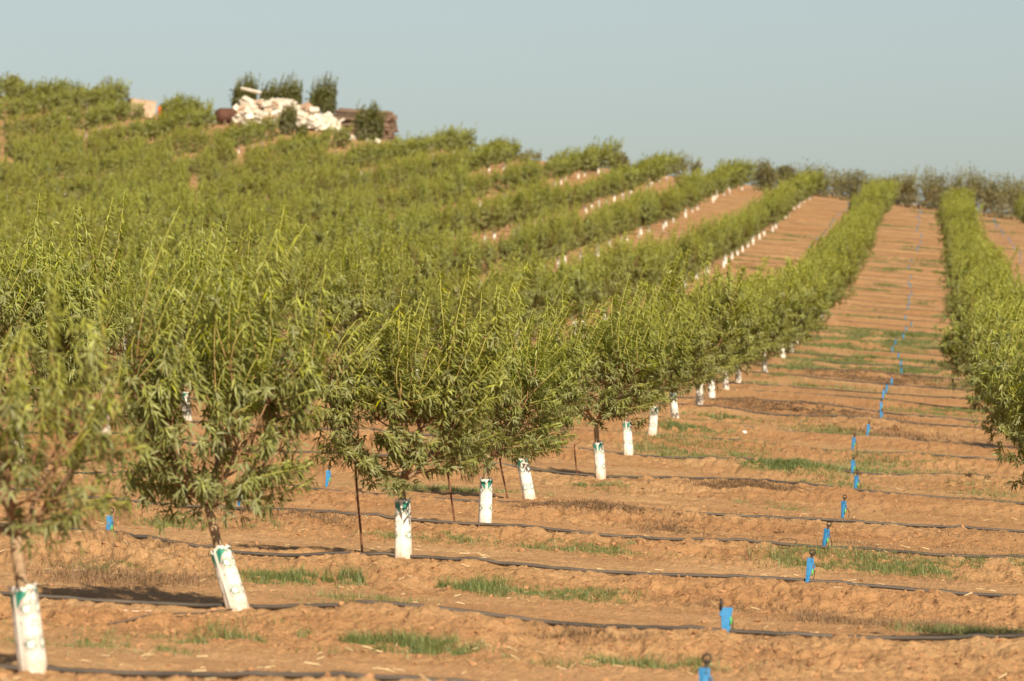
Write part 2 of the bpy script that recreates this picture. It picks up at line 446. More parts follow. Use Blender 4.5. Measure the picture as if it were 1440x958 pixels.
WIND = np.array([1.0, 0.25, 0.0])
def make_crown(seed, rad, hgt, nshoot, nros, leafL, leafW, spacing, lod=0, low=0.05):
    """meshes of the woody branches and the leaves, origin at the trunk top"""
    g = np.random.default_rng(seed)
    br, lf = Acc(), Acc()
    pts = []
    nsc = g.integers(4, 6)
    for k in range(nsc):
        a = k * 2 * math.pi / nsc + g.uniform(-0.4, 0.4)
        ln = g.uniform(0.45, 0.62) * hgt * 0.62
        out = g.uniform(0.42, 0.62) * rad
        t = np.linspace(0, 1, 7)[:, None]
        e = np.array([math.cos(a), math.sin(a), 0.0])
        P = e * out * t ** 0.8 + np.array([0, 0, 1.0]) * ln * t ** 1.15 + g.normal(0, 0.008, (7, 3)) * t
        V, fs = tube(P, np.linspace(0.019, 0.009, 7), 6 if not lod else 4)
        br.add(V, fs, [0.1, 0, 0])
        pts += [P[i] for i in range(1, 7)]
        for _ in range(4):
            i = g.integers(2, 7); P0 = P[i]
            a2 = a + g.uniform(-1.1, 1.1)
            e2 = np.array([math.cos(a2), math.sin(a2), g.uniform(0.0, 1.1)])
            l2 = g.uniform(0.25, 0.5) * rad
            Q = P0 + unit(e2) * l2 * t + np.array([0, 0, 0.12]) * t ** 2
            V, fs = tube(Q, np.linspace(0.009, 0.005, 7), 5 if not lod else 3)
            br.add(V, fs, [0.3, 0, 0])
            pts += [Q[j] for j in (2, 4, 6)]
    pts = np.array(pts)
    LP, LD, LN, LL, LW, LT = [], [], [], [], [], []
    def addl(P, d, nrm, L, Wd, T):
        LP.append(P); LD.append(d); LN.append(nrm); LL.append(L); LW.append(Wd); LT.append(T)
    for k in range(nshoot):
        a = g.uniform(0, 2 * math.pi); rr = rad * math.sqrt(g.uniform(0.0, 1.0))
        top = hgt * (1.0 - 0.42 * (rr / rad) ** 2)
        kind = g.random()
        if kind < 0.66: zt = top * g.uniform(0.66, 1.08)
        else: zt = top * g.uniform(0.12, 0.75); rr = rad * g.uniform(0.7, 1.02)
        if g.random() < (0.22 if lod else 0.13): zt = top * g.uniform(1.06, 1.36)
        tip = np.array([math.cos(a) * rr * 0.95, math.sin(a) * rr * 0.95, zt]) + WIND * 0.10 * (zt / hgt) ** 1.5
        dd = np.linalg.norm((pts - tip) * np.array([1.6, 1.6, 0.75]), axis=1) + np.where(pts[:, 2] > zt - 0.05, 2, 0) + g.uniform(0, 0.35, len(pts))
        b = pts[np.argmin(dd)]
        ln = np.linalg.norm(tip - b)
        t = np.linspace(0, 1, 8)[:, None]
        e = np.array([math.cos(a), math.sin(a), 0])
        c = b * 0.5 + tip * 0.5 + e * 0.10 * ln + g.normal(0, 0.03, 3)
        P = b * (1 - t) ** 2 + c * 2 * t * (1 - t) + tip * t ** 2
        P = P + WIND * 0.10 * ln * t ** 2.5
        V, fs = tube(P, np.linspace(0.0050, 0.0019, 8) * (1 + 0.6 * lod), 4 if not lod else 3)
        tc = np.repeat(np.linspace(0.35, 1.0, 8), 4 if not lod else 3)
        br.add(V, fs, np.stack([tc, tc, tc], -1))
        m = max(3, int(ln / spacing * 1.2))
        tt = np.sort(g.uniform(0.08, 1.0, m)) ** 0.8
        idx = tt * 7; i0 = np.clip(idx.astype(int), 0, 6); fr = (idx - i0)[:, None]
        Pl = P[i0] * (1 - fr) + P[i0 + 1] * fr
        Td = unit(P[i0 + 1] - P[i0])
        ph = g.uniform(0, 6.28) + np.arange(m) * 2.4
        s1 = unit(np.cross(Td, np.array([0.3, 0.9, 0.2]))); s2 = np.cross(Td, s1)
        rd = np.cos(ph)[:, None] * s1 + np.sin(ph)[:, None] * s2
        d = rd * 0.85 + Td * g.uniform(0.0, 0.5, (m, 1)) + WIND * g.uniform(0.2, 1.0, (m, 1)) + np.array([0, 0, -1]) * g.uniform(0.15, 0.85, (m, 1))
        nr = Td * 0.8 + g.normal(0, 0.35, (m, 3)) + np.array([0, -0.2, 0.5])
        L = leafL * g.uniform(0.75, 1.25, m) * (1.0 - 0.30 * tt ** 8)
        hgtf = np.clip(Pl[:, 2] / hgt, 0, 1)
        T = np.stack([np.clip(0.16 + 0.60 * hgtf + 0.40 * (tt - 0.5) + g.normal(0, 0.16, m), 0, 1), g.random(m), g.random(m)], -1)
        addl(Pl, d, nr, L, leafW * g.uniform(0.8, 1.2, m), T)
    # rosettes of older leaves on spurs, mostly low and inside
    for k in range(nros):
        a = g.uniform(0, 2 * math.pi); ct = g.uniform(0, 1)
        z = hgt * (g.uniform(-low, 0.62) if ct < 0.8 else g.uniform(0.4, 0.85))
        rmax = rad * (0.62 + 0.42 * min(1, max(0, (z / hgt + low) / 0.28)))
        rr = rmax * g.uniform(0.25, 1.0) ** 0.6
        P0 = np.array([math.cos(a) * rr, math.sin(a) * rr, z])
        m = g.integers(7, 13)
        e = np.array([math.cos(a), math.sin(a), 0.2]) + WIND * 0.3
        ax = unit(e + g.normal(0, 0.5, 3))
        ph = g.uniform(0, 6.28) + np.arange(m) * 2.4
        s1 = unit(np.cross(ax, np.array([0.2, 0.3, 0.9]))); s2 = np.cross(ax, s1)
        rd = np.cos(ph)[:, None] * s1 + np.sin(ph)[:, None] * s2
        d = rd * g.uniform(0.6, 1.0, (m, 1)) + ax * g.uniform(0.1, 0.7, (m, 1)) + np.array([0, 0, -0.45])
        Pl = P0 + ax * g.uniform(-0.04, 0.04, (m, 1)) + g.normal(0, 0.008, (m, 3))
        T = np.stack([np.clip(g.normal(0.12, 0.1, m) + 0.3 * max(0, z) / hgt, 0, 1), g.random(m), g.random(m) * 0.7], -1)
        addl(Pl, d, ax + g.normal(0, 0.25, (m, 3)) + np.array([0, 0, 0.3]), leafL * g.uniform(0.7, 1.1, m), leafW * g.uniform(0.85, 1.2, m), T)
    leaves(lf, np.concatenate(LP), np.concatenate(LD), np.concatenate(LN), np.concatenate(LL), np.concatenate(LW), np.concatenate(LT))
    return br, lf

def guard_acc(seed, h=0.42, rw=0.056, rows=90, cols=56, whiteness=0.72):
    g = np.random.default_rng(seed)
    u = np.linspace(0, 2 * math.pi, cols, endpoint=False)
    v = np.linspace(0, 1, rows)
    U, Vv = np.meshgrid(u, v)
    sq = (np.abs(np.cos(U)) ** 5 + np.abs(np.sin(U)) ** 5) ** (-1 / 5.0)
    rr = rw * (0.6 + 0.4 * sq) * (1 + 0.03 * np.sin(3 * U + seed) + 0.05 * vnoise(U * 1.3 + seed, Vv * 2.3, seed % 7)) * (1.03 - 0.05 * Vv + 0.05 * (1 - Vv) ** 3)
    seam = np.abs(((U / math.pi + 0.5) % 1.0) - 0.5) * math.pi * rw          # metres to the nearest of two seams
    rr = rr + 0.004 * np.exp(-(seam / 0.006) ** 2)
    top = h + 0.012 * vnoise(u * 3.2 + seed, u * 0 + 3, 2) + 0.010 * (vnoise(u * 9 + seed, u * 0, 5))
    Z = Vv * top[None, :] - 0.03
    flare = np.clip((Vv - 0.97) / 0.03, 0, 1)
    rr = rr + flare * 0.008 * vnoise(U * 2.5, U * 0 + seed, 9)
    V = np.stack([rr * np.cos(U), rr * np.sin(U), Z], -1).reshape(-1, 3)
    i = np.arange(rows - 1)[:, None] * cols; j = np.arange(cols)[None, :]; j2 = (j + 1) % cols
    Fq = np.stack([i + j, i + j2, i + cols + j2, i + cols + j], -1).reshape(-1, 4)
    dep = (1 - Vv) * h
    white = np.array([1.0, 0.965, 0.91]) * whiteness; teal = np.array([0.02, 0.20, 0.15]); ink = np.array([0.13, 0.19, 0.15]); pk = np.array([0.44, 0.30, 0.27])
    C = np.tile(white, (rows, cols, 1))
    a = seam
    tl = (dep > 0.016) & (a > 0.007) & (dep < 0.016 + 0.095 * np.clip(1 - (a - 0.005) / 0.085, 0, 1) ** 1.5)
    halo = (dep > 0.016) & (a > 0.004) & (dep < 0.028 + 0.11 * np.clip(1 - (a - 0.003) / 0.09, 0, 1) ** 1.5) & ~tl
    C[halo] = 0.5 * white + 0.5 * pk
    for cy in (0.100, 0.262):
        rdd = np.sqrt((a - 0.056) ** 2 + (dep - cy) ** 2)
        C[np.abs(rdd - 0.021) < 0.0045] = ink * 0.6 + teal * 0.4
        C[np.abs(rdd - 0.033) < 0.0028] = pk
        C[np.abs(rdd - 0.043) < 0.0015] = pk * 0.6 + white * 0.4
        # looping script-like strokes between the rings
        yy = dep - cy - 0.080
        sx = (a + 0.3 * yy) * 110
        sc_ = np.abs(vnoise(sx, yy * 95 + cy * 40, 13 + int(cy * 100))) < 0.13
        C[sc_ & (np.abs(yy) < 0.024) & (a > 0.012) & (a < 0.082)] = 0.8 * ink + 0.2 * white
    sm = (a < 0.004) & (dep > 0.02); C[sm] = white * 0.93
    C[tl] = teal
    dirt = np.clip((0.13 - Z) / 0.13, 0, 1)[..., None] ** 1.5 * (0.6 + 0.3 * vnoise(U * 4, Vv * 20, 3)[..., None])
    C = C * (1 - dirt) + np.array([0.42, 0.24, 0.13]) * dirt
    acc = Acc(); acc.add(V, [Fq], C.reshape(-1, 3))
    # inner wall so that the mouth shows thickness
    V2 = V.copy(); V2[:, :2] *= 0.965
    acc.add(V2, [Fq[:, ::-1]], np.tile(white * 0.9, (len(V2), 1)))
    k = (rows - 1) * cols
    ring = np.stack([k + np.arange(cols), k + (np.arange(cols) + 1) % cols], -1)
    # rim joins inner and outer
    acc.F[4].append(np.stack([ring[:, 0], ring[:, 1], ring[:, 1] + len(V), ring[:, 0] + len(V)], -1)); acc.M[4].append(np.zeros(cols))
    return acc

def trunk_acc(seed, h=0.62, r=0.030):
    g = np.random.default_rng(seed)
    t = np.linspace(0, 1, 12)
    P = np.stack([0.008 * np.sin(t * 5 + seed), 0.006 * np.cos(t * 4 + seed), -0.12 + (h + 0.12) * t], -1)
    P[-1, :2] = 0
    rr = r * (1.12 - 0.3 * t) * (1 + 0.05 * np.sin(t * 30 + seed))
    V, fs = tube(P, rr, 10)
    a = Acc(); a.add(V, fs); return a

TH = 0.60
trunks = [trunk_acc(k, TH + 0.02).mesh("trunk", M_bark) for k in range(3)]
guards_hi = [guard_acc(k * 3 + 1, 0.40 + 0.025 * (k % 3)).mesh("trunk_guard", M_guard) for k in range(6)]
guards_lo = [guard_acc(k * 3 + 1, 0.40 + 0.02 * k, rows=24, cols=16, whiteness=0.84).mesh("trunk_guard", M_guard) for k in range(3)]
def crown_set(params):
    out = []
    for kw in params:
        b, l = make_crown(**kw)
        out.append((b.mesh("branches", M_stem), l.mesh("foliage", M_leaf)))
    return out
NEAR = crown_set([dict(seed=100 + k, rad=0.72, hgt=1.33 + 0.06 * (k % 3), nshoot=245, nros=210, leafL=0.086, leafW=0.0165, spacing=0.0125) for k in range(7)])
WIDE = crown_set([dict(seed=200 + k, rad=1.02, hgt=1.30 + 0.08 * (k % 3), nshoot=310, nros=260, leafL=0.092, leafW=0.019, spacing=0.0145, low=0.12) for k in range(7)])
SMALL = crown_set([dict(seed=150, rad=0.70, hgt=0.98, nshoot=85, nros=120, leafL=0.084, leafW=0.0165, spacing=0.0145)])
FARC = crown_set([dict(seed=300 + k, rad=1.02, hgt=1.30 + 0.08 * (k % 3), nshoot=215, nros=150, leafL=0.12, leafW=0.028, spacing=0.021, lod=1, low=0.06) for k in range(6)])

ORD = ["nearest", "second", "third", "fourth", "fifth", "sixth", "seventh", "eighth", "ninth", "tenth", "eleventh", "twelfth", "thirteenth", "fourteenth"]
AX = [47, 335, 567, 682, 745, 845, 884, 917, 950, 983, 1001, 1021, 1039]     # trunk bases of the front line in the photo
LEAN = {0: (-7, 0), 1: (-17, 4), 2: (-0.5, 0), 3: (2, 2), 4: (-11, 3), 5: (-5, 0), 6: (-3, 0), 7: (5, 0)}
trees = []
for c in range(-2, 17):                 # line of trees: 0 = front line, -1 the one on the right, 1.. up the slope to the left
    for n in range(-1, 56):
        q0 = QA - c * CS
        D = 3.3 + n - SKEW * (q0 - QA)
        if D < 3.2: continue
        jx = rng.normal(0, 0.030); jd = rng.normal(0, 0.02)
        if c == 0 and 0 <= n < len(AX):
            X, Y = px_row(AX[n], n)
        else:
            X, Y = XY(q0 + jx, D + jd)
        
        rad = 1.15
        mpx = rad / Y * F
        x = 720 + F * X / Y
        if n > (54 if x < 1000 else 53) and x > 600: continue
        ok = -mpx * 0.85 < x < W_ + mpx * 0.85
        if c == -1 and n == 1: ok = True            # stands just outside, throws the shadow at the lower right
        if not ok: continue
        if c > 1 and Y > 60 and rng.random() < 0.08: continue
        if n >= 50 and 300 < x < 575: continue
        if n >= 51 and 165 < x < 240: continue
        trees.append(dict(c=c, n=n, X=X, Y=Y))
# a few missing trees leave the gaps seen in the photo
print("trees in view", len(trees))
trees.sort(key=lambda t: t["Y"])
INDIV = 298
FRONT_LABEL = [
    "nearest blurred almond tree at the left edge, its guard leaning left",
    "leafy almond tree whose guard tilts steeply, second from the lower left corner",
    "young almond tree above an upright guard with a twine-tied rusty stake at its left",
    "young almond tree on an upright teal-topped guard just left of the slanting white guard",
    "young almond tree on a slanting all-white guard left of a thin rusty stake",
    "young almond tree with a bare bit of trunk above its straight white guard",
    "young almond tree whose teal-topped guard is half covered by low leaves",
    "young almond tree with its guard buried in foliage at the end of a black hose",
]
def tree_label(c, n):
    if c == 0:
        if n < len(FRONT_LABEL): return FRONT_LABEL[n], None
        if n < 13: return "smaller young almond tree, %s along the front line of white guards" % ORD[n], None
        return "small distant almond tree in the front line, left of the widest soil strip", "front line of almond trees"
    names = {-2: ("young almond tree in the far right corner line behind the narrow soil strip", "almond trees in the far right line"),
             -1: ("young almond tree in the hedge-like line right of the blue sprinkler stakes", "almond trees in the right line")}
    if c == -1 and n <= 6:
        return ("bushy young almond tree at the right edge, %s one of its line" % ORD[max(0, n - 1)]), None
    if c < 0: return names[c]
    words = ["", "first", "second", "third", "fourth", "fifth", "sixth", "seventh", "eighth", "ninth", "tenth", "eleventh", "twelfth", "thirteenth", "fourteenth", "fifteenth", "sixteenth"]
    zone = "lower" if n < 20 else ("middle" if n < 36 else "upper")
    return ("small almond tree on the %s slope, in the %s line behind the front line" % (zone, words[c]),
            "almond trees in the %s line up the slope, %s part" % (words[c], zone))

def build_tree(t, k):
    c, n, X, Y = t["c"], t["n"], t["X"], t["Y"]
    g = np.random.default_rng(1000 + k)
    z = gz(X, Y, False)
    root = empty("almond_tree", (X, Y, z))
    lab, grp = tree_label(c, n)
    tag(root, lab, "tree", grp or "young almond trees of the orchard")
    D = Y / S
    if c == 0 and n in LEAN: lx, ly = LEAN[n]
    else: lx, ly = g.normal(-3, 4), g.normal(0, 3)
    rot = (R(-ly), R(lx), g.uniform(0, 0.0))
    sc = g.uniform(0.80, 1.16) * (1.08 if c > 1 else 1.0)
    if c == 0 and n <= 4:
        br, lf = NEAR[(n * 2 + 1) % len(NEAR)]; sc = [1.0, 1.06, 0.90, 0.80, 0.84][n]
        xy = [0.80, 0.84, 1.14, 1.12, 1.10][n]
        if n == 0: br, lf = SMALL[0]
    elif c == 0 and n <= 7: br, lf = NEAR[(n * 2 + 1) % len(NEAR)]; xy = 1.22; sc = 0.90
    elif D < 17: br, lf = WIDE[g.integers(len(WIDE))]; xy = 1.0 if c != -1 else 1.12
    else: br, lf = FARC[g.integers(len(FARC))]; xy = 1.0
    if c > 0: xy = g.uniform(0.70, 0.92)

    gs = g.uniform(0.93, 1.08)
    top = Euler(rot).to_matrix() @ Vector((0, 0, TH))
    if c == 0 and n in (2, 3, 4): top.z -= 0.07
    link("trunk", trunks[k % 3], root, rot=rot)
    gm = guards_hi[g.integers(6)] if D < 14 else guards_lo[k % 3]
    grz = {0: 3.9, 1: 4.05, 2: 4.55, 3: 4.75, 4: 3.4, 5: 4.5}.get(n, g.uniform(0, 6.28)) if c == 0 else g.uniform(0, 6.28)
    go = link("trunk_guard", gm, root)
    go.rotation_mode = 'QUATERNION'
    from mathutils import Quaternion
    go.rotation_quaternion = Euler(rot).to_quaternion() @ Quaternion((0, 0, 1), grz)
    if c == 0 and n == 0: gs = 1.0
    go.scale = (1, 1, gs * (0.96 if n != 4 else 1.05))
    rz = g.uniform(-0.5, 0.5)
    for nm, me in (("branches", br), ("foliage", lf)):
        o = link(nm, me, root, loc=top)
        o.rotation_euler = (0, 0, rz)
        o.scale = (sc * xy, sc * xy, sc)
    return root
for k, t in enumerate(trees[:INDIV]): build_tree(t, k)

# the rest of the field beyond the nearest 298: one object
def far_field():
    acc = Acc()
    lows = []
    for k in range(4):
        b, l = make_crown(seed=400 + k, rad=1.02, hgt=1.30 + 0.08 * (k % 3), nshoot=120, nros=140, leafL=0.15, leafW=0.052, spacing=0.045, lod=1, low=0.06)
        lows.append((np.concatenate(l.V), np.concatenate(l.F[3]), np.concatenate(l.A)))
    ga = guard_acc(2, rows=14, cols=10, whiteness=0.84)
    gV = np.concatenate(ga.V); gF = np.concatenate(ga.F[4]); gA = np.concatenate(ga.A)
    tV, tf = tube(np.array([[0, 0, -0.1], [0, 0, 0.3], [0, 0, 0.75]]), 0.028, 5)
    for k, t in enumerate(trees[INDIV:]):
        g = np.random.default_rng(5000 + k)
        z = gz(t["X"], t["Y"], False); o = np.array([t["X"], t["Y"], z])
        V, Fc, A = lows[g.integers(4)]
        a = g.uniform(-0.6, 0.6); ca, sa = math.cos(a), math.sin(a); sc = g.uniform(0.88, 1.2) * (1.15 if t['n'] > 53 else 1)
        Vr = np.stack([V[:, 0] * ca - V[:, 1] * sa, V[:, 0] * sa + V[:, 1] * ca, V[:, 2]], -1) * sc + o + [0, 0, TH]
        acc.add(Vr, [Fc], A, 0)
        acc.add(gV + o, [gF], gA, 1)
        acc.add(tV + o, tf, [0.1, 0, 0], 2)
    if acc.V:
        o = link("distant_almond_trees", acc.mesh("distant_almond_trees", [M_leaf, M_guard, M_stem]))
        tag(o, "farthest young almond trees massed together just below the hill crest", "tree mass", kind="stuff")
far_field()

# ------------------------------------------------------------------ drip hoses, one along every planted row
HLAB = {0: "black drip hose in the lower left corner beside the nearest guard",
        1: "black drip hose lying straight across the foreground past the steeply tilted guard",
        2: "black drip hose passing just behind the upright guard with the rusty stake"}
def build_hose(n):
    D0 = 3.3 + n
    xs0, xs1 = -60, 1500
    q0 = (xs0 - XV) * D0 / F; q1 = (xs1 - XV) * D0 / F
    step = (0.10 if n < 12 else 0.3) / S
    qs = np.arange(q0, q1, step)
    off = 0.042 * vnoise(qs * 1.1 + n * 7.1, qs * 0 + n * 3.7, 4) + 0.014 * vnoise(qs * 4 + n, qs * 0 + 9 + n, 6) - 0.014
    D = D0 - SKEW * (qs - QA) + off
    X, Y = XY(qs, D)
    zf = ground(X, Y, True)
    kk = np.ones(9) / 9
    zs = np.convolve(np.pad(zf, 4, mode='edge'), kk, mode='valid')
    r = 0.0135 if n < 16 else 0.011
    sink = 0.02 * np.clip(vnoise(qs * 1.1 + n * 5.3, qs * 0 + 40 + n, 8) * 2.5 - 1.1, 0, 1.2)
    z = np.maximum(zs, zf - 0.006) + r * 0.85 - sink * (0.5 if n < 3 else 1)
    V, fs = tube(np.stack([X, Y, z], -1), r, 8 if n < 12 else 5)
    a = Acc(); a.add(V, fs)
    o = link("drip_hose", a.mesh("drip_hose", M_hose))
    if n in HLAB: lab = HLAB[n]
    elif n < 13: lab = "black drip hose crossing the soil strip at the %s guard of the front line" % ORD[n]
    else: lab = "thin dark drip hose among the close parallel lines far up the slope"
    tag(o, lab, "hose", "drip hoses along the planted rows" if n < 13 else "drip hoses far up the slope")
for n in range(0, 54): build_hose(n)

# ------------------------------------------------------------------ sprinkler stakes
def make_sprinkler(seed, wide=False):
    """flat blue plastic stake with a black ring-shaped sprayer head on top"""
    root = empty("sprinkler_stake", (0, 0, 0))
    a = Acc()
    prof = [(0.008, -0.05), (0.011, 0.0), (0.014, 0.05), (0.017, 0.09), (0.019, 0.12), (0.023 if not wide else 0.032, 0.145), (0.021 if not wide else 0.034, 0.165)]
    if wide: prof = [(0.02, -0.05), (0.022, 0.0), (0.024, 0.05), (0.026, 0.09), (0.030, 0.12), (0.034, 0.135), (0.034, 0.145)]
    V = []
    th = 0.006
    for hw, z in prof:
        V += [(-hw, -th, z), (0, -th * 1.9, z), (hw, -th, z), (hw, th, z), (0, th * 0.3, z), (-hw, th, z)]
    V = np.array(V); n = len(prof)
    i = np.arange(n - 1)[:, None] * 6; j = np.arange(6)[None, :]; j2 = (j + 1) % 6
    a.add(V, [np.stack([i + j, i + j2, i + 6 + j2, i + 6 + j], -1).reshape(-1, 4), np.array([[5, 4, 3, 2, 1, 0]]), (n - 1) * 6 + np.array([[0, 1, 2, 3, 4, 5]])])
    # side hook that grips the tube
    for s in ((1,) if not wide else (-1,)):
        P = np.array([(s * 0.015, -0.004, 0.10), (s * 0.028, -0.004, 0.10), (s * 0.034, -0.004, 0.115), (s * 0.030, -0.004, 0.128), (s * 0.018, -0.004, 0.13)])
        Vt, fs = tube(P, 0.005, 6); a.add(Vt, fs)
    st = link("stake", a.mesh("stake", M_blue, smooth=False), root)
    h = Acc()
    if not wide:
        Vt, fs = tube(np.array([(0.006, 0, 0.14), (0.006, 0, 0.165), (0.006, 0, 0.19)]), [0.011, 0.010, 0.007], 8); h.add(Vt, fs)
    if not wide:
        t = np.linspace(0, 2 * math.pi, 15)
        Vt, fs = tube(np.stack([0.006 + 0.017 * np.sin(t), 0 * t, 0.203 - 0.017 * np.cos(t)], -1), 0.005, 6, cap=False); h.add(Vt, fs)
        Vt, fs = tube(np.array([(0.006, 0, 0.185), (0.006, 0, 0.193), (0.006, 0, 0.199)]), [0.014, 0.015, 0.006], 8); h.add(Vt, fs)
    if wide:
        Vt, fs = tube(np.array([(-0.028, 0, 0.13), (-0.028, 0, 0.165), (-0.028, 0, 0.19)]), [0.010, 0.009, 0.006], 8); h.add(Vt, fs)
    link("sprayer_head", h.mesh("sprayer_head", M_black), root)
    c = Acc()
    Vt, fs = tube(np.array([(0.022, -0.008, 0.055), (0.026, -0.010, 0.075), (0.022, -0.008, 0.095)]), 0.006, 6); c.add(Vt, fs)
    link("green_clip", c.mesh("green_clip", M_green), root)
    m = Acc()
    t = np.linspace(0, 1, 14)
    Vt, fs = tube(np.stack([0.006 + 0.028 * np.sin(t * math.pi) + 0.02 * t, 0.012 + 0.05 * t, 0.13 * (1 - t) ** 1.3 + 0.01], -1), 0.0026, 5); m.add(Vt, fs)
    link("feed_tube", m.mesh("feed_tube", M_black), root)
    return root
spr = [make_sprinkler(0), make_sprinkler(1, True)]
used = [False, False]
def copy_tree(o, parent=None):
    c = o.copy(); COL.objects.link(c)
    if parent: c.parent = parent
    for ch in list(o.children): copy_tree(ch, c)
    return c
def place_sprinkler(X, Y, lean, rz, lab, grp, v=0, sc=1.0):
    if not used[v]: o = spr[v]; used[v] = True
    else: o = copy_tree(spr[v])
    o.location = (X, Y, gz(X, Y) - 0.005)
    o.rotation_euler = (R(random.uniform(-4, 4)), R(lean), rz)
    o.scale = (sc, sc, sc)
    tag(o, lab, "sprinkler", grp)
strip = [(987, 0, 3, "blue sprinkler stake cut off by the bottom edge of the photo", 0), (1020, 1, 2, "squat wide blue sprinkler stake with a black nozzle at its left", 1),
         (1134, 2, 9, "tall blue sprinkler stake in front of a green grass patch", 0), (1157, 3, 12, "blue sprinkler stake beside a small loop of black tubing", 0),
         (1184, 4, 5, "blue sprinkler stake standing alone on a smooth mound, fifth up the soil strip", 0), (1202, 5, 5, None, 0), (1198, 6, 3, None, 0), (1198, 7, 8, None, 0), (1219, 8, 6, None, 0),
         (1237, 9.1, 9, None, 0), (1238, 10, 6, None, 0), (1241, 11, 8, None, 0), (1246, 12, 4, None, 0)]
GS = "blue sprinkler stakes up the wide soil strip"
for k, (x, n, lean, lab, v) in enumerate(strip):
    X, Y = px_row(x, n)
    Y -= 0.05
    place_sprinkler(X, Y, lean, random.uniform(-0.5, 0.5), lab or "blue sprinkler stake, %s one counted up the wide soil strip" % ORD[k], GS, v, 1.08)
for c, rows, lab, grp in ((0, range(13, 54), "tiny far blue sprinkler stake in the dotted line up the widest soil strip", "distant sprinkler stakes in the widest strip"),
                     (-1, range(24, 54), "tiny far blue sprinkler stake on the narrow soil strip at the right edge", "distant sprinkler stakes at the right edge"),
                     (1, range(34, 54), "tiny far blue sprinkler stake on the soil strip left of the front line", "distant sprinkler stakes left of the front line")):
    wob = 0
    for n in rows:
        wob = wob * 0.8 + random.gauss(0, 0.018)
        q = QA - c * CS + 0.53 + wob
        X, Y = XY(q, 3.3 + n - SKEW * (q - QA) - 0.02)
        if not in_view(X, Y, -4): continue
        if random.random() < 0.12: continue
        place_sprinkler(X, Y, random.uniform(-8, 10), random.uniform(-0.6, 0.6), lab, grp, 0, 0.95)
for x, n, lab in ((151, 2.1, "blue sprinkler stake on bare soil between the two nearest leaning guards"), (336, 3.0, "blue sprinkler stake seen just right of the tilted tree's bare trunk"),
                  (459, 4.0, "small blue sprinkler stake left of the twine-tied rusty stake"), (72, 8.3, "small blue sprinkler stake glimpsed among leaves at the left edge")):
    X, Y = px_row(x, n)
    place_sprinkler(X, Y - 0.05, 8, 0.2, lab, "blue sprinkler stakes left of the front line", 0, 1.0)

# loop of spare tubing lying by the fourth stake
a = Acc(); t = np.linspace(-0.9, math.pi * 1.9, 40)
X, Y = px_row(1108, 3); P = np.stack([X + 0.075 * np.cos(t), Y - 0.03 + 0.03 * np.sin(t), gz(X, Y) + 0.02 + 0.045 * (1 - np.sin(t)) * 0.6 - 0.0], -1)
V, fs = tube(P, 0.003, 5); a.add(V, fs)
tag(link("tubing_loop", a.mesh("tubing_loop", M_black)), "small loop of thin black tubing lying by the drip hose", "tubing")

# ------------------------------------------------------------------ rusty stakes and twine
def rod(x, ytop, ybot, xt, n, lab):
    X, Y = px_row(x, n)
    z = gz(X, Y); h = (ybot - ytop) / F * Y
    dx = (xt - x) / F * Y
    a = Acc()
    t = np.linspace(0, 1, 9)
    V, fs = tube(np.stack([dx * t + 0.004 * np.sin(t * 6), 0 * t, -0.1 + (h + 0.1) * t], -1), 0.0085, 6); a.add(V, fs)
    o = link("garden_stake", a.mesh("garden_stake", M_rust), loc=(X, Y, z))
    tag(o, lab, "stake", "rusty stakes between the front trees")
    return X + dx, Y, z + h
rt = rod(510, 640, 770, 500, 2.05, "tall thin rusty stake with pale twine knotted on it")
rod(641, 650, 742, 628, 3.0, "thin leaning rusty stake between the two upright guards")
rod(716, 640, 697, 703, 4.0, "thin rusty stake close to the left of the slanting white guard")
rod(812, 622, 668, 808, 5.0, "short rusty stake left of the straight guard with bare trunk")
X0, Y0 = px_row(506, 2.05); zz = gz(X0, Y0) + 88 / F * Y0
X1, Y1 = px_row(567, 2)
a = Acc(); t = np.linspace(0, 1, 16)
V, fs = tube(np.stack([X0 + (X1 - X0 - 0.0) * t, Y0 - 0.02 + (Y1 - Y0) * t, zz - 0.02 * np.sin(t * math.pi) + 0.012 * t], -1), 0.0035, 5); a.add(V, fs)
t = np.linspace(0, 4 * math.pi, 30)
V, fs = tube(np.stack([X0 + 0.013 * np.cos(t), Y0 + 0.013 * np.sin(t), zz + 0.0035 * t / 3], -1), 0.004, 5); a.add(V, fs)
for dx, dz in ((-0.05, -0.02), (-0.03, -0.06), (0.03, -0.05)):
    V, fs = tube(np.array([(X0, Y0 - 0.012, zz), (X0 + dx * 0.6, Y0 - 0.02, zz + dz * 0.3), (X0 + dx, Y0 - 0.02, zz + dz)]), 0.003, 4); a.add(V, fs)
tag(link("tree_twine", a.mesh("tree_twine", M_twine)), "pale twine tied from the rusty stake to the tree trunk", "twine")

# dead twig and small litter
def litter(name, pts, r, mat, lab, cat, grp=None):
    P = []
    for x, y in pts:
        X, Y = pix_ground(x, y); P.append((X, Y, gz(X, Y) + r + 0.004))
    P = np.array(P); k = 24
    t = np.linspace(0, len(P) - 1, k)
    Q = np.stack([np.interp(t, range(len(P)), P[:, i]) for i in range(3)], -1)
    Q[:, 2] = ground(Q[:, 0], Q[:, 1]) + r + 0.004
    Q[:, 2] = np.convolve(np.pad(Q[:, 2], 3, mode='edge'), np.ones(7) / 7, mode='valid')
    V, fs = tube(Q, np.linspace(r, r * 0.5, k), 6)
    a = Acc(); a.add(V, fs)
    tag(link(name, a.mesh(name, mat)), lab, cat, grp)
litter("dead_twig", [(152, 886), (215, 872), (335, 859)], 0.008, M_wood, "long dead twig on the soil in front of the tilted guard", "twig")
litter("bleached_stick", [(174, 868), (214, 867)], 0.008, M_pink, "short bleached stick on soil left of the tilted guard", "twig")
